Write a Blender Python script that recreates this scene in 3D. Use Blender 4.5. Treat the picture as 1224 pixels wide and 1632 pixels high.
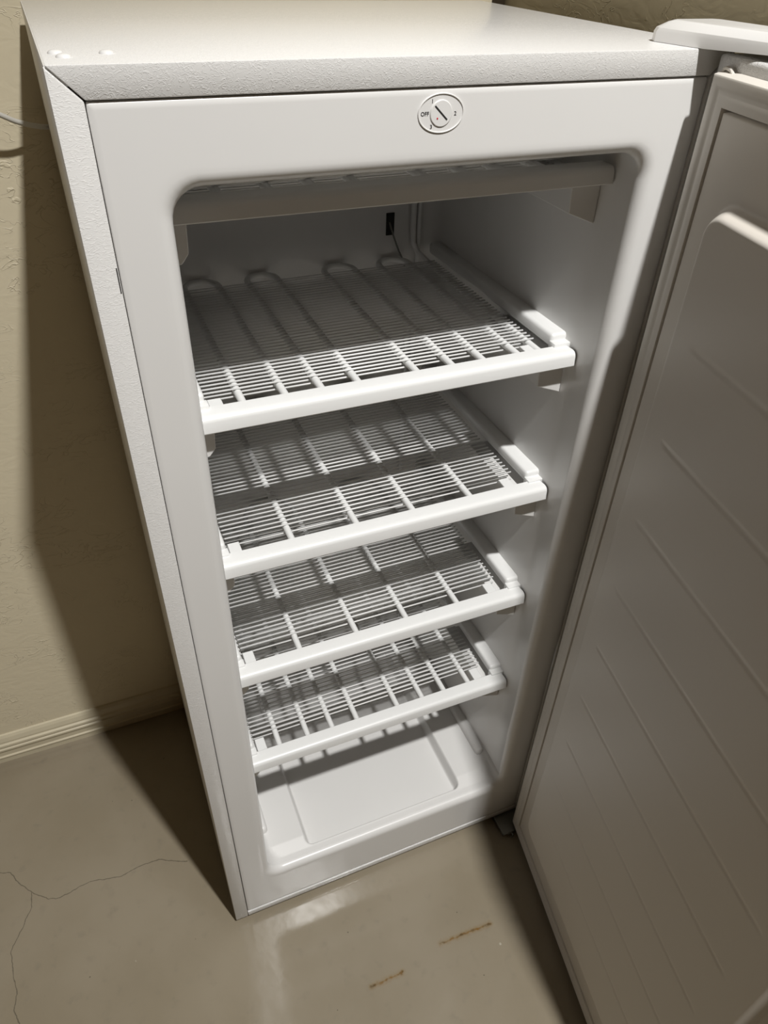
import bpy, bmesh, math
from mathutils import Vector, Matrix

scene = bpy.context.scene
for o in list(bpy.data.objects):
    bpy.data.objects.remove(o, do_unlink=True)
COL = scene.collection
ZO = 0.013                                   # underside of the cabinet above the floor

# ------------------------------------------------------------------ camera
cam_d = bpy.data.cameras.new('camera')
cam = bpy.data.objects.new('camera', cam_d)
COL.objects.link(cam)
cam.location = (-0.009064, -0.557056, 1.287457 + ZO)
cam.rotation_mode = 'XYZ'
cam.rotation_euler = (0.8933872, -0.0288542, -0.3956149)
cam_d.sensor_fit = 'VERTICAL'
cam_d.sensor_height = 24.0
cam_d.lens = 24.0 * 1165.32 / 1632.0
cam_d.clip_start = 0.02
scene.camera = cam

# ------------------------------------------------------------------ world, lamp, exposure
world = bpy.data.worlds.new('world')
scene.world = world
world.use_nodes = True
world.node_tree.nodes['Background'].inputs[0].default_value = (0.9, 0.85, 0.75, 1)
world.node_tree.nodes['Background'].inputs[1].default_value = 0.02
LAMP = (0.402, -1.05, 2.825)
ld = bpy.data.lights.new('ceiling_bulb', 'SPOT')      # recessed ceiling downlight
ld.energy = 285.0
ld.color = (1.0, 0.992, 0.968)
ld.spot_size = math.radians(128)
ld.spot_blend = 1.0
ld.shadow_soft_size = 0.04
lo = bpy.data.objects.new('ceiling_bulb', ld)
lo.location = LAMP
COL.objects.link(lo)
vs = scene.view_settings
vs.view_transform = 'Standard'
vs.look = 'None'
vs.gamma = 1.0
vs.use_curve_mapping = False
vs.exposure = 0.0

# ------------------------------------------------------------------ materials
def nodes_of(m):
    m.use_nodes = True
    nt = m.node_tree
    return nt, nt.nodes['Principled BSDF']

def mk(nt, t, **kw):
    n = nt.nodes.new(t)
    for k, v in kw.items():
        setattr(n, k, v)
    return n

def mat(name, col, rough=0.4, metal=0.0, spec=0.5, var=0.0, vscale=30.0, bump=0.0, bscale=300.0, coat=0.0):
    m = bpy.data.materials.new(name)
    nt, b = nodes_of(m)
    b.inputs['Base Color'].default_value = (*col, 1)
    b.inputs['Roughness'].default_value = rough
    b.inputs['Metallic'].default_value = metal
    b.inputs['Specular IOR Level'].default_value = spec
    b.inputs['Coat Weight'].default_value = coat
    tc = mk(nt, 'ShaderNodeTexCoord')
    if var > 0:
        n = mk(nt, 'ShaderNodeTexNoise'); n.inputs['Scale'].default_value = vscale; n.inputs['Detail'].default_value = 4
        nt.links.new(tc.outputs['Object'], n.inputs['Vector'])
        r = mk(nt, 'ShaderNodeMapRange'); r.inputs[1].default_value = 0.3; r.inputs[2].default_value = 0.7
        r.inputs[3].default_value = 1 - var; r.inputs[4].default_value = 1 + var * 0.3
        nt.links.new(n.outputs['Fac'], r.inputs[0])
        mul = mk(nt, 'ShaderNodeVectorMath', operation='SCALE'); mul.inputs[0].default_value = col
        nt.links.new(r.outputs[0], mul.inputs['Scale'])
        nt.links.new(mul.outputs[0], b.inputs['Base Color'])
    if bump > 0:
        n = mk(nt, 'ShaderNodeTexNoise'); n.inputs['Scale'].default_value = bscale; n.inputs['Detail'].default_value = 3
        nt.links.new(tc.outputs['Object'], n.inputs['Vector'])
        bp = mk(nt, 'ShaderNodeBump'); bp.inputs['Strength'].default_value = bump; bp.inputs['Distance'].default_value = 0.001
        nt.links.new(n.outputs['Fac'], bp.inputs['Height'])
        nt.links.new(bp.outputs[0], b.inputs['Normal'])
    return m

def steel_mat(name, stretch, strength, rough=0.32):
    """white enamelled sheet with an embossed wrinkle"""
    m = bpy.data.materials.new(name)
    nt, b = nodes_of(m)
    b.inputs['Base Color'].default_value = (0.765, 0.755, 0.74, 1)
    b.inputs['Roughness'].default_value = rough
    tc = mk(nt, 'ShaderNodeTexCoord')
    mp = mk(nt, 'ShaderNodeMapping'); mp.inputs['Scale'].default_value = stretch
    nt.links.new(tc.outputs['Object'], mp.inputs['Vector'])
    n = mk(nt, 'ShaderNodeTexNoise'); n.inputs['Scale'].default_value = 1.0; n.inputs['Detail'].default_value = 1.0
    n.inputs['Distortion'].default_value = 1.2
    nt.links.new(mp.outputs[0], n.inputs['Vector'])
    s = mk(nt, 'ShaderNodeMath', operation='SUBTRACT'); s.inputs[1].default_value = 0.5
    nt.links.new(n.outputs['Fac'], s.inputs[0])
    a = mk(nt, 'ShaderNodeMath', operation='ABSOLUTE'); nt.links.new(s.outputs[0], a.inputs[0])
    r = mk(nt, 'ShaderNodeMapRange', interpolation_type='SMOOTHSTEP')
    r.inputs[1].default_value = 0.0; r.inputs[2].default_value = 0.07; r.inputs[3].default_value = 1.0; r.inputs[4].default_value = 0.0
    nt.links.new(a.outputs[0], r.inputs[0])
    bp = mk(nt, 'ShaderNodeBump'); bp.inputs['Strength'].default_value = strength; bp.inputs['Distance'].default_value = 0.0006
    nt.links.new(r.outputs[0], bp.inputs['Height'])
    nt.links.new(bp.outputs[0], b.inputs['Normal'])
    return m

def seg_dist(nt, pos, segs):
    """smallest distance of pos (x,y) to a list of segments, as one float socket"""
    out = None
    for (ax, ay), (bx, by) in segs:
        d = Vector((bx - ax, by - ay, 0))
        l2 = d.length_squared
        sub = mk(nt, 'ShaderNodeVectorMath', operation='SUBTRACT'); nt.links.new(pos, sub.inputs[0]); sub.inputs[1].default_value = (ax, ay, 0)
        dot = mk(nt, 'ShaderNodeVectorMath', operation='DOT_PRODUCT'); nt.links.new(sub.outputs[0], dot.inputs[0]); dot.inputs[1].default_value = d / l2
        cl = mk(nt, 'ShaderNodeClamp'); nt.links.new(dot.outputs['Value'], cl.inputs[0])
        sc = mk(nt, 'ShaderNodeVectorMath', operation='SCALE'); sc.inputs[0].default_value = d; nt.links.new(cl.outputs[0], sc.inputs['Scale'])
        di = mk(nt, 'ShaderNodeVectorMath', operation='DISTANCE'); nt.links.new(sub.outputs[0], di.inputs[0]); nt.links.new(sc.outputs[0], di.inputs[1])
        if out is None:
            out = di.outputs['Value']
        else:
            mn = mk(nt, 'ShaderNodeMath', operation='MINIMUM'); nt.links.new(out, mn.inputs[0]); nt.links.new(di.outputs['Value'], mn.inputs[1])
            out = mn.outputs[0]
    return out

def poly(pts):
    return list(zip(pts[:-1], pts[1:]))

def floor_mat():
    m = bpy.data.materials.new('painted_concrete')
    nt, b = nodes_of(m)
    L = nt.links.new
    g = mk(nt, 'ShaderNodeNewGeometry')
    flat = mk(nt, 'ShaderNodeVectorMath', operation='MULTIPLY'); L(g.outputs['Position'], flat.inputs[0]); flat.inputs[1].default_value = (1, 1, 0)
    def noise(scale, detail, vec=None, dist=0.0):
        n = mk(nt, 'ShaderNodeTexNoise'); n.inputs['Scale'].default_value = scale; n.inputs['Detail'].default_value = detail
        n.inputs['Distortion'].default_value = dist
        L(vec or flat.outputs[0], n.inputs['Vector']); return n
    def ramp(src, a, bb, lo, hi):
        r = mk(nt, 'ShaderNodeMapRange', interpolation_type='SMOOTHSTEP')
        for i, v in ((1, a), (2, bb), (3, lo), (4, hi)): r.inputs[i].default_value = v
        L(src, r.inputs[0]); return r.outputs[0]
    def mix(fac, c1, c2):
        x = mk(nt, 'ShaderNodeMix', data_type='RGBA')
        if isinstance(fac, float): x.inputs[0].default_value = fac
        else: L(fac, x.inputs[0])
        for i, c in ((6, c1), (7, c2)):
            if isinstance(c, tuple): x.inputs[i].default_value = (*c, 1)
            else: L(c, x.inputs[i])
        return x.outputs[2]
    n1 = noise(5.0, 6); n2 = noise(45.0, 5)
    col = mix(ramp(n1.outputs['Fac'], 0.3, 0.7, 0, 1), (0.262, 0.222, 0.158), (0.30, 0.258, 0.192))
    col = mix(ramp(n2.outputs['Fac'], 0.55, 0.8, 0, 0.35), col, (0.20, 0.175, 0.135))
    # hairline cracks
    wob = noise(90.0, 3)
    off = mk(nt, 'ShaderNodeVectorMath', operation='MULTIPLY_ADD'); L(wob.outputs['Color'], off.inputs[0])
    off.inputs[1].default_value = (0.006, 0.006, 0); L(flat.outputs[0], off.inputs[2])
    sh = mk(nt, 'ShaderNodeVectorMath', operation='SUBTRACT'); L(off.outputs[0], sh.inputs[0]); sh.inputs[1].default_value = (0.003, 0.003, 0)
    c1 = [(-0.62, 0.30), (-0.45, 0.27), (-0.3594, 0.2346), (-0.3421, 0.2276), (-0.331, 0.2053), (-0.3106, 0.1797), (-0.2847, 0.1573), (-0.2657, 0.153), (-0.2178, 0.162), (-0.1667, 0.1504), (-0.1329, 0.1571), (-0.1017, 0.1561), (-0.0569, 0.1336)]
    c2 = [(-0.3106, 0.1797), (-0.3116, 0.1546), (-0.3257, 0.1274), (-0.3447, 0.0957), (-0.342, 0.057), (-0.3375, 0.0264), (-0.3415, 0.0036), (-0.3352, -0.0166), (-0.35, -0.12), (-0.33, -0.3)]
    dc = seg_dist(nt, sh.outputs[0], poly(c1) + poly(c2))
    crack = ramp(dc, 0.0003, 0.0011, 0.65, 0.0)
    col = mix(crack, col, (0.07, 0.06, 0.045))
    # rust marks
    dr = seg_dist(nt, sh.outputs[0], [((0.30, -0.1545), (0.392, -0.1575)), ((0.172, -0.1695), (0.226, -0.1690))])
    rn = noise(140.0, 4)
    dm = mk(nt, 'ShaderNodeMath', operation='MULTIPLY_ADD'); L(rn.outputs['Fac'], dm.inputs[0]); dm.inputs[1].default_value = 0.007; L(dr, dm.inputs[2])
    halo = ramp(dm.outputs[0], 0.004, 0.0105, 0.45, 0.0)
    col = mix(halo, col, (0.24, 0.16, 0.07))
    rust = ramp(dm.outputs[0], 0.0025, 0.0062, 0.95, 0.0)
    col = mix(rust, col, mix(ramp(n2.outputs['Fac'], 0.4, 0.6, 0, 1), (0.20, 0.10, 0.02), (0.09, 0.055, 0.02)))
    # pale specks and dark grit
    vo = mk(nt, 'ShaderNodeTexVoronoi'); vo.inputs['Scale'].default_value = 26.0; L(flat.outputs[0], vo.inputs['Vector'])
    dark = ramp(vo.outputs['Distance'], 0.022, 0.035, 0.7, 0.0)
    col = mix(dark, col, (0.08, 0.065, 0.045))
    vp = mk(nt, 'ShaderNodeTexVoronoi'); vp.inputs['Scale'].default_value = 11.0; L(sh.outputs[0], vp.inputs['Vector'])
    pale = ramp(vp.outputs['Distance'], 0.018, 0.03, 0.7, 0.0)
    col = mix(pale, col, (0.5, 0.46, 0.38))
    L(col, b.inputs['Base Color'])
    L(ramp(n2.outputs['Fac'], 0.3, 0.75, 0.09, 0.17), b.inputs['Roughness'])
    b.inputs['Specular IOR Level'].default_value = 0.5
    n3 = noise(16.0, 4); n4 = noise(120.0, 3)
    ad = mk(nt, 'ShaderNodeMath', operation='MULTIPLY_ADD'); L(n4.outputs['Fac'], ad.inputs[0]); ad.inputs[1].default_value = 0.06; L(n3.outputs['Fac'], ad.inputs[2])
    bp = mk(nt, 'ShaderNodeBump'); bp.inputs['Strength'].default_value = 0.35; bp.inputs['Distance'].default_value = 0.0014
    L(ad.outputs[0], bp.inputs['Height']); L(bp.outputs[0], b.inputs['Normal'])
    return m

def wall_mat(name, col):
    m = bpy.data.materials.new(name)
    nt, b = nodes_of(m)
    L = nt.links.new
    g = mk(nt, 'ShaderNodeNewGeometry')
    n = mk(nt, 'ShaderNodeTexNoise'); n.inputs['Scale'].default_value = 3.0; n.inputs['Detail'].default_value = 4
    L(g.outputs['Position'], n.inputs['Vector'])
    r = mk(nt, 'ShaderNodeMapRange'); r.inputs[3].default_value = 0.95; r.inputs[4].default_value = 1.04; L(n.outputs['Fac'], r.inputs[0])
    mul = mk(nt, 'ShaderNodeVectorMath', operation='SCALE'); mul.inputs[0].default_value = col; L(r.outputs[0], mul.inputs['Scale'])
    L(mul.outputs[0], b.inputs['Base Color'])
    b.inputs['Roughness'].default_value = 0.5
    # hand-trowelled ridges
    mp = mk(nt, 'ShaderNodeMapping'); mp.inputs['Scale'].default_value = (24, 24, 44); L(g.outputs['Position'], mp.inputs['Vector'])
    a = mk(nt, 'ShaderNodeTexNoise'); a.inputs['Scale'].default_value = 1.0; a.inputs['Detail'].default_value = 2.5; a.inputs['Distortion'].default_value = 1.6
    L(mp.outputs[0], a.inputs['Vector'])
    s = mk(nt, 'ShaderNodeMath', operation='SUBTRACT'); L(a.outputs['Fac'], s.inputs[0]); s.inputs[1].default_value = 0.5
    ab = mk(nt, 'ShaderNodeMath', operation='ABSOLUTE'); L(s.outputs[0], ab.inputs[0])
    rr = mk(nt, 'ShaderNodeMapRange', interpolation_type='SMOOTHSTEP')
    for i, v in ((1, 0.0), (2, 0.018), (3, 1.0), (4, 0.0)): rr.inputs[i].default_value = v
    L(ab.outputs[0], rr.inputs[0])
    mk2 = mk(nt, 'ShaderNodeTexNoise'); mk2.inputs['Scale'].default_value = 16.0; L(g.outputs['Position'], mk2.inputs['Vector'])
    ms = mk(nt, 'ShaderNodeMapRange', interpolation_type='SMOOTHSTEP')
    for i, v in ((1, 0.48), (2, 0.62), (3, 0.0), (4, 1.0)): ms.inputs[i].default_value = v
    L(mk2.outputs['Fac'], ms.inputs[0])
    mm = mk(nt, 'ShaderNodeMath', operation='MULTIPLY'); L(rr.outputs[0], mm.inputs[0]); L(ms.outputs[0], mm.inputs[1])
    ad = mk(nt, 'ShaderNodeMath', operation='MULTIPLY_ADD'); L(a.outputs['Fac'], ad.inputs[0]); ad.inputs[1].default_value = 0.8; L(mm.outputs[0], ad.inputs[2])
    bp = mk(nt, 'ShaderNodeBump'); bp.inputs['Strength'].default_value = 0.5; bp.inputs['Distance'].default_value = 0.0016
    L(ad.outputs[0], bp.inputs['Height']); L(bp.outputs[0], b.inputs['Normal'])
    return m

M = {
    'floor': floor_mat(),
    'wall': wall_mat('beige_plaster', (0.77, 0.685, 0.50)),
    'sidewall': wall_mat('right_wall_plaster', (0.36, 0.305, 0.195)),  # right wall: back wall's plaster with a darker base colour
    'ceiling': wall_mat('ceiling_paint', (0.52, 0.40, 0.24)),
    'farwall': wall_mat('tan_plaster', (0.40, 0.215, 0.075)),
    'base': mat('cream_gloss_paint', (0.66, 0.59, 0.43), 0.35, var=0.05),
    'dark_strip': mat('dark_brown_strip', (0.035, 0.022, 0.008), 0.6, var=0.2),
    'steel_v': steel_mat('wrinkled_white_steel_side', (130, 130, 420), 0.26),
    'steel_h': steel_mat('wrinkled_white_steel_top', (230, 260, 330), 0.26, 0.25),
    'steel_b': steel_mat('wrinkled_white_steel_base', (160, 260, 300), 0.5, 0.2),
    'liner': mat('white_liner_plastic', (0.765, 0.755, 0.74), 0.30, var=0.02, vscale=6),
    'shelf': mat('white_shelf_plastic', (0.80, 0.80, 0.79), 0.35),
    'wire': mat('white_coated_wire', (0.80, 0.80, 0.79), 0.35),
    'tube': mat('white_painted_tube', (0.82, 0.82, 0.81), 0.4, bump=0.2, bscale=500),
    'gasket': mat('soft_white_vinyl', (0.69, 0.655, 0.60), 0.5),
    'door': steel_mat('wrinkled_white_steel_door', (230, 260, 330), 0.5),
    'doorliner': mat('white_door_liner', (0.71, 0.665, 0.60), 0.42, var=0.02, vscale=5),
    'grey': mat('zinc_plated_steel', (0.24, 0.245, 0.23), 0.38, metal=0.8),
    'black': mat('black_print', (0.02, 0.02, 0.02), 0.5),
    'red': mat('red_print', (0.55, 0.01, 0.03), 0.5),
    'cord': mat('white_cord_rubber', (0.62, 0.60, 0.55), 0.45),
    'dark': mat('dark_recess', (0.012, 0.010, 0.008), 0.7),
    'seam': mat('shadow_gap_foam', (0.09, 0.08, 0.07), 0.8),
    'foot': mat('black_rubber', (0.02, 0.02, 0.02), 0.6),
    'brush': mat('back_plate_grey', (0.3, 0.3, 0.3), 0.5),
}

# ------------------------------------------------------------------ mesh helpers
def bm_box(bm, x0, x1, y0, y1, z0, z1, bev=0.0, seg=2):
    vs_ = [bm.verts.new((x, y, z)) for z in (z0, z1) for y in (y0, y1) for x in (x0, x1)]
    q = [(0, 2, 3, 1), (4, 5, 7, 6), (0, 1, 5, 4), (2, 6, 7, 3), (0, 4, 6, 2), (1, 3, 7, 5)]
    fs = [bm.faces.new([vs_[i] for i in f]) for f in q]
    if bev > 0:
        es = list({e for f in fs for e in f.edges})
        bmesh.ops.bevel(bm, geom=es, offset=bev, segments=seg, profile=0.5, affect='EDGES')

def bm_prism(bm, pts, axis, a, b, bev=0.0, seg=1):
    """pts 2-D outline swept along an axis from a to b"""
    def P(u, v, w):
        return {'x': (w, u, v), 'y': (u, w, v), 'z': (u, v, w)}[axis]
    r0 = [bm.verts.new(P(u, v, a)) for u, v in pts]
    r1 = [bm.verts.new(P(u, v, b)) for u, v in pts]
    n = len(pts)
    fs = [bm.faces.new(r0), bm.faces.new(list(reversed(r1)))]
    for i in range(n):
        j = (i + 1) % n
        fs.append(bm.faces.new([r0[j], r0[i], r1[i], r1[j]]))
    if bev > 0:
        es = list({e for f in fs for e in f.edges})
        bmesh.ops.bevel(bm, geom=es, offset=bev, segments=seg, profile=0.5, affect='EDGES')

def bm_tube(bm, path, r, n=10, cap=True):
    path = [Vector(p) for p in path]
    t0 = (path[1] - path[0]).normalized()
    up = Vector((0, 0, 1)) if abs(t0.z) < 0.9 else Vector((0, 1, 0))
    u = (up - t0 * up.dot(t0)).normalized()
    rings = []
    for i, p in enumerate(path):
        if i == 0: t = t0
        elif i == len(path) - 1: t = (path[i] - path[i - 1]).normalized()
        else: t = ((path[i + 1] - path[i]).normalized() + (path[i] - path[i - 1]).normalized()).normalized()
        u = (u - t * u.dot(t)).normalized()
        v = t.cross(u)
        rings.append([bm.verts.new(p + (u * math.cos(2 * math.pi * k / n) + v * math.sin(2 * math.pi * k / n)) * r) for k in range(n)])
    for a, b in zip(rings[:-1], rings[1:]):
        for k in range(n):
            bm.faces.new([a[k], a[(k + 1) % n], b[(k + 1) % n], b[k]])
    if cap:
        bm.faces.new(list(reversed(rings[0]))); bm.faces.new(rings[-1])

def rrect(x0, x1, z0, z1, r, n=6):
    """rounded rectangle, 4*(n+1) points, counter-clockwise from the lower right corner"""
    pts = []
    for cx, cz, a0 in ((x1 - r, z0 + r, -90), (x1 - r, z1 - r, 0), (x0 + r, z1 - r, 90), (x0 + r, z0 + r, 180)):
        for k in range(n + 1):
            a = math.radians(a0 + 90 * k / n)
            pts.append((cx + r * math.cos(a), cz + r * math.sin(a)))
    return pts

def bm_loft(bm, loops, close_last=False, close_first=False):
    rs = [[bm.verts.new(p) for p in lp] for lp in loops]
    n = len(rs[0])
    for a, b in zip(rs[:-1], rs[1:]):
        for k in range(n):
            bm.faces.new([a[k], a[(k + 1) % n], b[(k + 1) % n], b[k]])
    if close_last: bm.faces.new(rs[-1])
    if close_first: bm.faces.new(list(reversed(rs[0])))

def bm_lathe(bm, prof, c, axis='z', n=24, sx=1.0, sy=1.0):
    """profile (radius, height) turned about an axis through c"""
    def P(r, h, a):
        x, y = r * math.cos(a) * sx, r * math.sin(a) * sy
        return Vector(c) + (Vector((x, y, h)) if axis == 'z' else Vector((x, h, y)))
    rings = []
    for r, h in prof:
        rings.append([bm.verts.new(P(r, h, 2 * math.pi * k / n)) for k in range(n)] if r > 0 else [bm.verts.new(P(0, h, 0))])
    for a, b in zip(rings[:-1], rings[1:]):
        for k in range(n):
            q = [a[k % len(a)], a[(k + 1) % n % len(a)], b[(k + 1) % n % len(b)], b[k % len(b)]]
            q = list(dict.fromkeys(q))
            if len(q) > 2: bm.faces.new(q)
    if len(rings[0]) > 1: bm.faces.new(list(reversed(rings[0])))
    if len(rings[-1]) > 1: bm.faces.new(rings[-1])

def finish(name, bm, material, parent=None, smooth=True, angle=40, origin=None):
    bmesh.ops.recalc_face_normals(bm, faces=bm.faces)
    me = bpy.data.meshes.new(name)
    if origin is not None:
        bmesh.ops.translate(bm, verts=bm.verts, vec=-Vector(origin))
    bm.to_mesh(me); bm.free()
    me.materials.append(M[material])
    if smooth:
        for p in me.polygons: p.use_smooth = True
        me.set_sharp_from_angle(angle=math.radians(angle))
    o = bpy.data.objects.new(name, me)
    COL.objects.link(o)
    if parent is not None: o.parent = parent
    return o

def struct(name, bm, material, smooth=False):
    o = finish(name, bm, material, None, smooth)
    o['kind'] = 'structure'
    return o

# ------------------------------------------------------------------ the room
WALL_Y = 0.472
WALL_X = 0.595
CEIL = 2.86
def wall(name, m, *box):
    bm = bmesh.new(); bm_box(bm, *box); return struct(name, bm, m)
wall('floor', 'floor', -3.6, 3.1, -5.1, WALL_Y + 0.1, -0.05, 0.0)
wall('ceiling', 'ceiling', -3.6, 3.1, -5.1, WALL_Y + 0.1, CEIL, CEIL + 0.08)
wall('wall_back', 'wall', -3.6, WALL_X + 0.13, WALL_Y, WALL_Y + 0.1, 0.0, CEIL)
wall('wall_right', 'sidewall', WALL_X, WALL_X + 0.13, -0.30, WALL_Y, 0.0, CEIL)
wall('wall_back_right', 'wall', WALL_X + 0.13, 3.1, WALL_Y, WALL_Y + 0.1, 0.0, CEIL)
wall('wall_left', 'farwall', -3.6, -3.5, -5.0, WALL_Y, 0.0, CEIL)
wall('wall_far_right', 'farwall', 3.0, 3.1, -5.0, WALL_Y, 0.0, CEIL)
wall('wall_front', 'farwall', -3.6, 3.1, -5.1, -5.0, 0.0, CEIL)
# narrow dark corner strip between the two walls behind the freezer
bm = bmesh.new(); bm_box(bm, 0.5775, WALL_X, WALL_Y - 0.004, WALL_Y, 0.072, CEIL, 0.0008); struct('corner_strip', bm, 'dark_strip')
# moulded baseboard
prof = [(0, 0), (-0.0105, 0), (-0.0105, 0.0125), (-0.0125, 0.0140), (-0.0125, 0.0165), (-0.0100, 0.0185), (-0.0100, 0.0330),
        (-0.0130, 0.0345), (-0.0130, 0.0385), (-0.0100, 0.0405), (-0.0100, 0.0435), (-0.0125, 0.0450), (-0.0120, 0.0495),
        (-0.0085, 0.0520), (-0.0085, 0.0560), (-0.0060, 0.0640), (-0.0030, 0.0690), (0, 0.0705)]
bm = bmesh.new(); bm_prism(bm, [(WALL_Y + y, z) for y, z in prof], 'x', -3.5, WALL_X); struct('baseboard_back', bm, 'base')

# ------------------------------------------------------------------ the freezer
W, H, D = 0.55, 1.2143, 0.45
ORG = Vector((0.275, 0.22, -ZO))
fr = bpy.data.objects.new('upright_freezer', None)
COL.objects.link(fr)
fr.location = (0.275, 0.22, 0)
fr.empty_display_size = 0.1
fr['label'] = 'white upright freezer with its door open, empty wire shelves inside'
fr['category'] = 'freezer'

def part(name, bm, material, parent=None, smooth=True, angle=40):
    """mesh given in freezer coordinates (front left lower corner = 0); parented to the freezer or to one of its parts"""
    return finish(name, bm, material, parent or fr, smooth, angle, ORG)

T = 0.020                                   # width of the folded steel front edge
g = 0.0005                                  # half the width of the mitre seam
B = 0.0012
bm = bmesh.new(); bm_prism(bm, [(0, 0), (T, 0), (T, H - T - 1.4 * g), (0, H - 1.4 * g)], 'y', 0, D, B, 2); part('side_panel', bm, 'steel_v')
bm = bmesh.new(); bm_prism(bm, [(W - T, 0), (W, 0), (W, H - 1.4 * g), (W - T, H - T - 1.4 * g)], 'y', 0, D, B, 2); part('side_panel', bm, 'steel_v')
bm = bmesh.new(); bm_prism(bm, [(g * 2, H), (T + g * 2, H - T), (W - T - g * 2, H - T), (W - g * 2, H)], 'y', 0, D, B, 2)
bm_box(bm, 0.0005, W - 0.0005, 0.0025, D, H - 0.012, H - 0.0004)
part('top_panel', bm, 'steel_h')
bm = bmesh.new(); bm_box(bm, T + 0.0006, W - T - 0.0006, 0.0, D, 0.0003, 0.0122, 0.0008); part('bottom_rail', bm, 'steel_b')
bm = bmesh.new(); bm_box(bm, T, W - T, D - 0.008, D - 0.001, 0.012, H - T); part('back_panel', bm, 'brush')
# dark foam seen in the seam behind the mitred edges
bm = bmesh.new()
bm_loft(bm, [[(x, y, z) for x, z in rrect(a, W - a, zz, H - a, 0.001, 2)] for a, zz, y in ((0.012, 0.006, 0.006), (0.024, 0.016, 0.006))])
part('seam_foam', bm, 'seam', smooth=False)

# plastic liner: front frame, rounded mouth and the inside walls
OX0, OX1, OZ0, OZ1, RF = 0.0655, 0.4850, 0.1060, 1.1355, 0.011
YB = 0.398
loops = []
def lp(x0, x1, z0, z1, r, y): loops.append([(x, y, z) for x, z in rrect(x0, x1, z0, z1, r, 7)])
fx0, fx1, fz0, fz1 = T + 0.0008, W - T - 0.0008, 0.0130, H - T - 0.0009
lp(fx0, fx1, fz0, fz1, 0.0015, 0.020)
lp(fx0, fx1, fz0, fz1, 0.0015, 0.0030)
lp(fx0 + 0.0004, fx1 - 0.0004, fz0 + 0.0004, fz1 - 0.0004, 0.0015, 0.0020)
lp(fx0 + 0.0014, fx1 - 0.0014, fz0 + 0.0014, fz1 - 0.0014, 0.0015, 0.0014)
lp(fx0 + 0.0050, fx1 - 0.0050, fz0 + 0.0050, fz1 - 0.0050, 0.0015, 0.0014)
lp(OX0 - RF - 0.004, OX1 + RF + 0.004, OZ0 - RF - 0.004, OZ1 + RF + 0.004, 0.024 + RF * 0.6, 0.0014)
for k in range(0, 7):
    a = math.radians(90 * k / 6)
    d = RF * (1 - math.sin(a)); y = 0.0014 + RF * (1 - math.cos(a))
    lp(OX0 - d, OX1 + d, OZ0 - d, OZ1 + d, 0.024 + d * 0.6, y)
lp(OX0, OX1, OZ0 - 0.020, OZ1 + 0.002, 0.024, 0.0140)
lp(OX0 - 0.001, OX1 + 0.001, OZ0 - 0.020, OZ1 + 0.006, 0.024, 0.05)
lp(OX0 + 0.002, OX1 - 0.002, OZ0 - 0.020, OZ1 + 0.012, 0.024, YB - 0.018)
lp(OX0 + 0.006, OX1 - 0.006, OZ0 - 0.016, OZ1 + 0.008, 0.024, YB - 0.005)
lp(OX0 + 0.020, OX1 - 0.020, OZ0 + 0.018, OZ1 - 0.006, 0.022, YB)
bm = bmesh.new(); bm_loft(bm, loops, close_last=True)
liner = part('liner', bm, 'liner', angle=60)

# moulded inside bottom: front step and a sunken panel
def sstep(a, b, x):
    t = min(1.0, max(0.0, (x - a) / (b - a))); return t * t * (3 - 2 * t)
def rsdf(x, y, x0, x1, y0, y1, r):
    qx = abs(x - (x0 + x1) / 2) - (x1 - x0) / 2 + r; qy = abs(y - (y0 + y1) / 2) - (y1 - y0) / 2 + r
    return math.hypot(max(qx, 0), max(qy, 0)) + min(max(qx, qy), 0) - r
def lin(a, b, n): return [a + (b - a) * i / n for i in range(n)]
xs = lin(OX0 - 0.006, 0.120, 14) + lin(0.120, 0.150, 24) + lin(0.150, 0.395, 30) + lin(0.395, 0.430, 26) + lin(0.430, OX1 + 0.006, 14) + [OX1 + 0.006]
ys = lin(0.012, 0.055, 36) + lin(0.055, 0.30, 24) + lin(0.30, YB, 16) + [YB]
bm = bmesh.new(); grid = []
for y in ys:
    row = []
    for x in xs:
        z = 0.1062 + 0.0060 * min(1.0, max(0.0, (y - 0.0205) / 0.0205))
        d = rsdf(x, y, 0.1335, 0.4165, 0.0235, 0.345, 0.012)
        z -= (z - 0.0895) * sstep(0.0006, -0.0072, d)
        e = min(x - OX0, OX1 - x)
        e = max(0.0, e)
        if e < 0.0235: z = max(z, OZ0 + 0.0002 + 0.024 - math.sqrt(0.024 ** 2 - (0.024 - e) ** 2))
        row.append(bm.verts.new((x, y, z)))
    grid.append(row)
for a, b in zip(grid[:-1], grid[1:]):
    for i in range(len(a) - 1): bm.faces.new([a[i], a[i + 1], b[i + 1], b[i]])
bmesh.ops.recalc_face_normals(bm, faces=bm.faces)
part('interior_bottom', bm, 'liner', liner, angle=80)
for sgn in (0, 1):                          # low ledges moulded at the foot of the side walls
    bm = bmesh.new()
    x0, x1 = (OX0 - 0.002, OX0 + 0.0150) if sgn == 0 else (OX1 - 0.0150, OX1 + 0.002)
    bm_box(bm, x0, x1, 0.066, 0.385, 0.100, 0.1265, 0.0065, 4)
    part('foot_ledge', bm, 'liner', liner)

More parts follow.
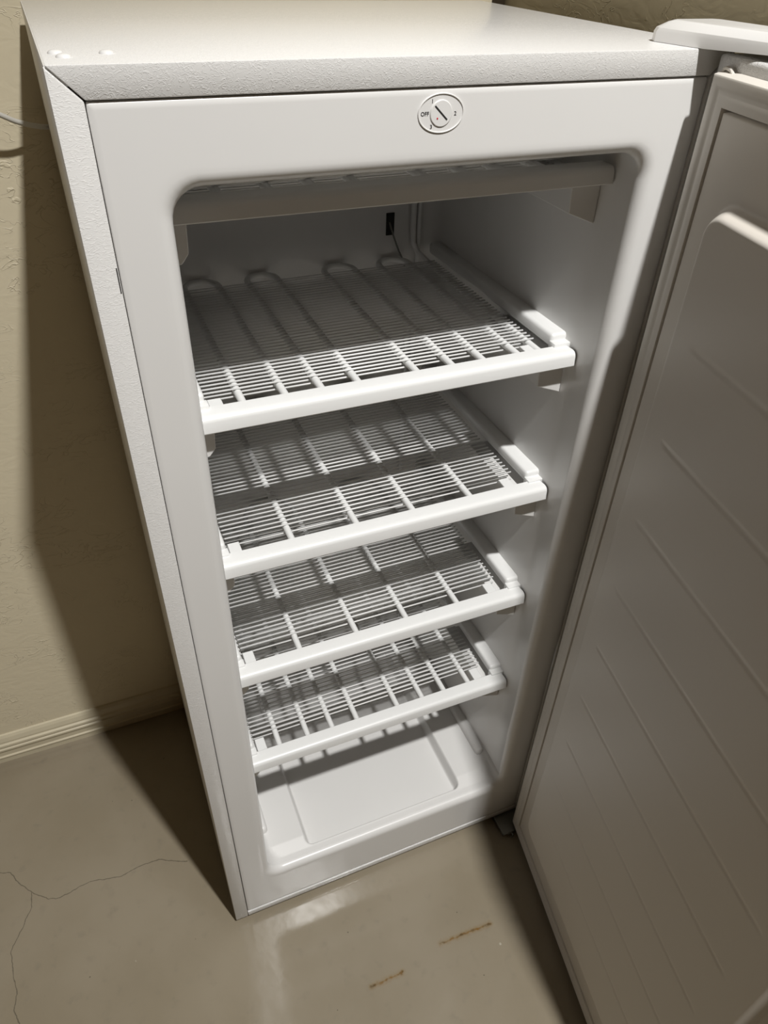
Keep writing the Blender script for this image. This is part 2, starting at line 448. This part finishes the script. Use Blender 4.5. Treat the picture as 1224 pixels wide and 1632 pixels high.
# control dial in the head of the frame
DX, DZ, DY = 0.2746, 1.1764, 0.0014
bm = bmesh.new()
bm_lathe(bm, [(1.0, 0.0012), (1.0, -0.0004), (0.985, -0.0009), (0.955, -0.0009), (0.935, -0.0002), (0.0, -0.0002)], (DX, DY, DZ), 'y', 48, 0.0196, 0.0137)
dial = part('control_dial', bm, 'liner', None, True, 12)
bm = bmesh.new(); bm_lathe(bm, [(0.0093, 0.0005), (0.0093, -0.0007), (0.0088, -0.0011), (0, -0.0011)], (DX, DY, DZ - 0.0001), 'y', 40)
part('dial_knob', bm, 'liner', dial, True, 12)
def rot_bar(p0, p1, w, y0, y1):
    p0, p1 = Vector(p0), Vector(p1); d = (p1 - p0).normalized(); n = Vector((-d.y, d.x)) * w
    return [(p0 - n)[:], (p0 + n)[:], (p1 + n)[:], (p1 - n)[:]]
bm = bmesh.new(); bm_prism(bm, rot_bar((0.2690, 1.1816), (0.2797, 1.1718), 0.00058, 0, 0), 'y', DY - 0.0013, DY - 0.0009); part('knob_slot', bm, 'black', dial, False)
bm = bmesh.new(); bm_lathe(bm, [(0.00065, 0.0002), (0.00065, -0.0002), (0, -0.0002)], (0.2714, DY - 0.0011, 1.1730), 'y', 16); part('red_dot', bm, 'red', dial)
def text_part(txt, x, z, size, parent, y):
    cu = bpy.data.curves.new('print', 'FONT'); cu.body = txt; cu.size = size; cu.align_x = 'CENTER'; cu.align_y = 'CENTER'; cu.extrude = 0.00008
    cu.offset = 0.00004
    to = bpy.data.objects.new('print', cu); COL.objects.link(to)
    dg = bpy.context.evaluated_depsgraph_get()
    me = bpy.data.meshes.new_from_object(to.evaluated_get(dg))
    bpy.data.objects.remove(to); bpy.data.curves.remove(cu)
    me.transform(Matrix.Translation(Vector((x, y, z)) - ORG) @ Matrix.Rotation(math.pi / 2, 4, 'X'))
    me.materials.clear(); me.materials.append(M['black']); me.name = 'dial_print'
    o = bpy.data.objects.new('dial_print', me); COL.objects.link(o); o.parent = parent
    return o
for t, x, z in (('OFF', 0.2610, 1.1762), ('1', 0.2668, 1.1846), ('2', 0.2868, 1.1757), ('3', 0.2668, 1.1672)):
    text_part(t, x, z, 0.0040, dial, DY - 0.00035)

bm = bmesh.new(); bm_box(bm, 0.0186, 0.0194, -0.0002, 0.004, 1.068, 1.087); part('edge_slot', bm, 'dark', None, False)
# raised plugs on the top panel
for x, y in ((0.0107, 0.0506), (0.0147, 0.0320), (0.0428, 0.0456)):
    bm = bmesh.new(); bm_lathe(bm, [(0.0052, -0.0006), (0.0050, 0.0006), (0.0040, 0.0016), (0.002, 0.0022), (0, 0.0023)], (x, y, H), 'z', 20)
    part('screw_cap', bm, 'liner')

# levelling feet
for x, y in ((0.05, 0.05), (0.50, 0.05), (0.05, 0.40), (0.50, 0.40)):
    bm = bmesh.new(); bm_lathe(bm, [(0.016, -ZO), (0.017, -0.009), (0.012, -0.006), (0.006, -0.005), (0.006, 0.006)], (x, y, 0), 'z', 20)
    part('foot', bm, 'foot')

# ------------------------------------------------------------------ evaporator shelves
WX0, WX1 = 0.0815, 0.4615
PITCH = 0.0077
EIGHT = [0.1150, 0.1585, 0.1970, 0.2370, 0.3040, 0.3465, 0.3845, 0.4280]
FOUR = [0.1550, 0.2355, 0.3095, 0.3890]
wbm = bmesh.new(); bm_tube(wbm, [(0, 0, 0), (1, 0, 0)], 1.0, 6)
wire_me = bpy.data.meshes.new('wire')
for v in wbm.verts: v.co = (v.co.x * (WX1 - WX0), v.co.y * 0.0011, v.co.z * 0.0011)
bmesh.ops.recalc_face_normals(wbm, faces=wbm.faces)
wbm.to_mesh(wire_me); wbm.free()
wire_me.materials.append(M['wire'])
for p in wire_me.polygons: p.use_smooth = len(p.vertices) == 4

def make_shelf(zb, hb, xs_, dyb, top=False):
    bm = bmesh.new()
    h = hb
    yf = 0.0415
    outline = [(yf + 0.0005, 0), (yf, 0.001), (yf + 0.0008, h - 0.0060), (yf + 0.0018, h - 0.0032), (yf + 0.0040, h - 0.0012), (yf + 0.0075, h - 0.0004),
               (0.0625, h), (0.0635, h - 0.001), (0.0635, 0.0008), (0.0630, 0.0)]
    bm_prism(bm, [(y, zb + z) for y, z in outline], 'x', 0.0662, 0.4850, 0.0)
    for v in bm.verts:                      # splayed ends of the bar
        if v.co.x > 0.45 and v.co.y < 0.05: v.co.x -= 0.0010
        if v.co.x > 0.45 and v.co.y > 0.06: v.co.x -= 0.0030
        if v.co.x < 0.10 and v.co.y > 0.06: v.co.x += 0.0030
    sh = part('shelf', bm, 'shelf', angle=30)
    zt = zb + 0.0085                        # tube centre
    r = 0.0041
    pairs = [(xs_[i], xs_[i + 1]) for i in range(0, len(xs_), 2)]
    for a, b in pairs:
        rad = (b - a) / 2; yc = 0.394 - rad
        path = [(a, 0.055, zt), (a, 0.10, zt), (a, yc, zt)]
        for k in range(1, 12):
            an = math.pi * (1 - k / 12); path.append(((a + b) / 2 + rad * math.cos(an), yc + rad * math.sin(an), zt))
        path += [(b, yc, zt), (b, 0.10, zt), (b, 0.055, zt)]
        bm = bmesh.new(); bm_tube(bm, path, r, 12); part('hairpin_tube', bm, 'tube', sh)
    n = 35
    for i in range(n):
        y = 0.0952 + PITCH * i
        for zz, dy in ((zb + 0.0085 + r + 0.0007, 0.0), (zb + 0.0085 - r - 0.0007, dyb)):
            w = bpy.data.objects.new('wire', wire_me); COL.objects.link(w); w.parent = sh
            w.location = Vector((WX0, y + dy, zz)) - ORG
    if not top:
        for sgn in (0, 1):                  # side rails clipped over the ends of the wires
            bm = bmesh.new()
            x0, x1 = (0.0600, 0.0780) if sgn == 0 else (0.4665, 0.4895)
            bm_box(bm, x0, x1, 0.0680, 0.388, zb + 0.0135, zb + 0.0290, 0.0042, 4)
            part('side_rail', bm, 'shelf', sh)
            bm = bmesh.new()
            x0, x1 = (0.0630, 0.0800) if sgn == 0 else (0.4655, 0.4865)
            bm_box(bm, x0, x1, 0.0585, 0.0705, zb + 0.0100, zb + 0.0215, 0.0012, 2)
            part('end_clip', bm, 'shelf', sh)
            bm = bmesh.new()
            x0, x1 = (0.0825, 0.0965) if sgn == 0 else (0.4400, 0.4545)
            bm_box(bm, x0, x1, 0.0600, 0.0900, zb + 0.0045, zb + 0.0095, 0.0006, 1)
            part('corner_tab', bm, 'shelf', sh)
    for sgn in (0, 1):                      # brackets of the liner that carry the shelf
        bm = bmesh.new()
        if sgn: pts = [(0.4515, zb - 0.0003), (0.4855, zb - 0.0003), (0.4855, zb - 0.0425), (0.4535, zb - 0.0300)]
        else: pts = [(0.0645, zb - 0.0003), (0.0822, zb - 0.0003), (0.0808, zb - 0.0290), (0.0745, zb - 0.0370), (0.0645, zb - 0.0390)]
        bm_prism(bm, pts, 'y', 0.060, 0.190, 0.0006)
        part('shelf_support', bm, 'liner', liner, angle=30)
    return sh

make_shelf(1.0995, 0.0165, EIGHT, 0.0, True)
s1 = make_shelf(0.9065, 0.0175, EIGHT, 0.002)
make_shelf(0.7170, 0.0190, FOUR, -0.003)
make_shelf(0.5265, 0.0190, FOUR, -0.002)
make_shelf(0.3315, 0.0185, EIGHT, 0.0)
# feed tube along the right end of the upper wire shelf
bm = bmesh.new(); bm_tube(bm, [(0.4555, 0.058, 0.915), (0.4555, 0.20, 0.915), (0.4555, 0.36, 0.915), (0.4545, 0.376, 0.917), (0.4480, 0.386, 0.924), (0.4425, 0.390, 0.936), (0.4415, 0.391, 0.96), (0.4415, 0.391, 1.10)], 0.0040, 12)
part('riser_tube', bm, 'tube')
bm = bmesh.new(); bm_tube(bm, [(0.4510, 0.392, 0.74), (0.4510, 0.392, 1.10)], 0.0034, 10); part('riser_tube', bm, 'tube')
bm = bmesh.new(); bm_tube(bm, [(0.4400, 0.391, 0.54), (0.4400, 0.391, 0.90)], 0.0036, 10); part('riser_tube', bm, 'tube')
# sensor slot and capillary on the back wall
bm = bmesh.new(); bm_box(bm, 0.4030, 0.4150, YB - 0.0012, YB + 0.001, 0.9480, 0.9780, 0.0); part('sensor_slot', bm, 'dark', liner, False)
bm = bmesh.new(); bm_tube(bm, [(0.4075, 0.396, 0.966), (0.4085, 0.392, 0.958), (0.4130, 0.389, 0.944), (0.4190, 0.387, 0.928), (0.4260, 0.385, 0.914), (0.4280, 0.384, 0.905)], 0.0013, 8); part('capillary', bm, 'grey', liner)

# ------------------------------------------------------------------ door
TH = math.radians(79.55)
DV = Vector((-math.cos(TH), -math.sin(TH), 0)); DN = Vector((-math.sin(TH), math.cos(TH), 0))
G0 = Vector((0.5114, -0.021, 0))
def dp(s, z, off): return G0 + DV * s + DN * off + Vector((0, 0, z))
def door_fix(bm):
    for v in bm.verts: v.co = dp(v.co.x, v.co.z, v.co.y)
bm = bmesh.new(); bm_box(bm, -0.0165, 0.5435, -0.058, -0.0125, -0.0080, 1.2120, 0.0035, 3); door_fix(bm)
door = part('door', bm, 'door')
LG, GZ0, GZ1 = 0.527, 0.0035, 1.2000
bm = bmesh.new()
prof = [(-0.002, -0.0130), (0.0, -0.0035), (0.0006, -0.0008), (0.0020, 0.0), (0.0070, 0.0), (0.0085, -0.0006), (0.0100, -0.0018), (0.0118, -0.0020), (0.0135, -0.0012), (0.0185, -0.0010), (0.0218, -0.0014), (0.0224, -0.0026), (0.0226, -0.0130)]
bm_loft(bm, [[(s, off, GZ0 + s), (LG - s, off, GZ0 + s), (LG - s, off, GZ1 - s), (s, off, GZ1 - s)] for s, off in prof])
bm2 = [v for v in bm.verts]
for v in bm2: v.co = dp(v.co.x, v.co.z, v.co.y)
part('gasket', bm, 'gasket', door, angle=35)
# inner panel: flat border, raised field with rounded corners, shallow horizontal creases
PS0, PS1, PZ0, PZ1, PR, PH = 0.052, 0.476, 0.092, 1.1185, 0.030, 0.0145
CREASE = [0.2 + 0.1 * i for i in range(9)]
A0, A1, B0, B1 = 0.0237, LG - 0.0237, GZ0 + 0.0237, GZ1 - 0.0237
ss = [A0, A0 + 0.0006, A0 + 0.0012] + lin(A0 + 0.0018, 0.105, 46) + lin(0.105, 0.425, 30) + lin(0.425, A1, 40) + [A1]
zs = set(lin(B0, 0.145, 56) + lin(0.145, 1.065, 70) + lin(1.065, B1, 64) + [B1])
for c in CREASE:
    for k in range(-7, 8): zs.add(c + k * 0.001)
zs = sorted(zs)
zs = [z for i, z in enumerate(zs) if i == 0 or z - zs[i - 1] > 1e-4]
bm = bmesh.new(); grid = []
for z in zs:
    row = []
    for s in ss:
        d = rsdf(s, z, PS0, PS1, PZ0, PZ1, PR)
        off = -0.0030 + PH * sstep(0.0, -0.013, d)
        e = min(s - A0, A1 - s, z - B0, B1 - z)
        off -= 0.009 * sstep(0.0005, 0.0, e)
        for c in CREASE:
            if abs(z - c) < 0.008:
                off -= 0.0007 * (1 - sstep(0.0, 0.0055, abs(z - c))) * sstep(0.090, 0.104, s) * sstep(0.437, 0.425, s)
        row.append(bm.verts.new(dp(s, z, off)))
    grid.append(row)
for a, b in zip(grid[:-1], grid[1:]):
    for i in range(len(a) - 1): bm.faces.new([a[i], a[i + 1], b[i + 1], b[i]])
part('inner_panel', bm, 'doorliner', door, angle=80)
# hinge bush standing in the groove above the gasket
bm = bmesh.new()
bm_tube(bm, [dp(0.0005, 1.2005, -0.0085), dp(0.0015, 1.2030, -0.0085), dp(0.0050, 1.2040, -0.0085), dp(0.0100, 1.2030, -0.0088), dp(0.0140, 1.2000, -0.0090)], 0.0016, 8)
part('gasket_plug', bm, 'gasket', door)

# top hinge cover and bottom hinge bracket
bm = bmesh.new()
pts = [(0.5000, 0.046), (0.5030, 0.053), (0.5100, 0.0565), (0.5650, 0.0565), (0.5720, 0.050), (0.5800, -0.105), (0.5740, -0.112), (0.5360, -0.112), (0.5290, -0.104), (0.5210, -0.064), (0.5100, -0.004)]
lo_, mid, hi = [], [], []
cx, cy = 0.541, -0.028
bm_loft(bm, [[(cx + (x - cx) * k, cy + (y - cy) * (1 - (1 - k) * 0.45), (H + 0.0003 if y > -0.015 else H + 0.0026) if j == 0 else H + zz) for x, y in pts]
             for j, (k, zz) in enumerate(((1.0, 0), (1.0, 0.0075), (0.97, 0.0105), (0.80, 0.0150), (0.70, 0.0165)))], close_last=True, close_first=True)
part('hinge_cover', bm, 'liner', angle=25)
bm = bmesh.new()
bm_box(bm, 0.4840, 0.5350, -0.0360, 0.030, -0.0068, -0.0046, 0.0005)
bm_box(bm, 0.4840, 0.4862, -0.0360, 0.000, -0.0068, 0.0020, 0.0004)
lh = part('bottom_hinge', bm, 'grey')
bm = bmesh.new()
bm_tube(bm, [(0.4990 + 0.0042 * math.cos(math.radians(a)), -0.0400 + 0.0042 * math.sin(math.radians(a)), -0.0055) for a in range(150, -135, -20)], 0.0013, 8)
part('hinge_hook', bm, 'grey', lh)
bm = bmesh.new(); bm_lathe(bm, [(0.004, -0.0050), (0.004, 0.006), (0.003, 0.008), (0, 0.008)], (0.5220, -0.026, -0.001), 'z', 14); part('hinge_pin', bm, 'grey', lh)

# power cord to an outlet further along the wall
bm = bmesh.new()
ctrl = [(0.06, 0.4605, 1.100), (0.025, 0.4602, 1.0945), (-0.004, 0.4560, 1.0935), (-0.030, 0.440, 1.1025), (-0.047, 0.430, 1.1125), (-0.085, 0.415, 1.135), (-0.14, 0.405, 1.165), (-0.20, 0.41, 1.19), (-0.26, 0.43, 1.20), (-0.30, 0.452, 1.20)]
path = []
cv = [Vector(c) for c in ctrl]
for i in range(len(cv) - 1):
    p0, p1, p2, p3 = cv[max(i - 1, 0)], cv[i], cv[i + 1], cv[min(i + 2, len(cv) - 1)]
    for k in range(6):
        t = k / 6
        path.append(0.5 * ((2 * p1) + (p2 - p0) * t + (2 * p0 - 5 * p1 + 4 * p2 - p3) * t * t + (3 * p1 - p0 - 3 * p2 + p3) * t ** 3))
path.append(cv[-1])
bm_tube(bm, path, 0.0028, 10)
cord = part('power_cord', bm, 'cord')
cord['label'] = 'white power cord hanging along the wall'
bm = bmesh.new(); bm_box(bm, -0.322, -0.294, WALL_Y - 0.030, WALL_Y - 0.0045, 1.186, 1.214, 0.004, 2); part('plug', bm, 'cord', cord)
bm = bmesh.new(); bm_box(bm, -0.345, -0.271, WALL_Y - 0.005, WALL_Y, 1.15 + ZO, 1.27 + ZO, 0.0015, 2)
struct('outlet_plate', bm, 'liner')              # unseen outlet plate further along the wall
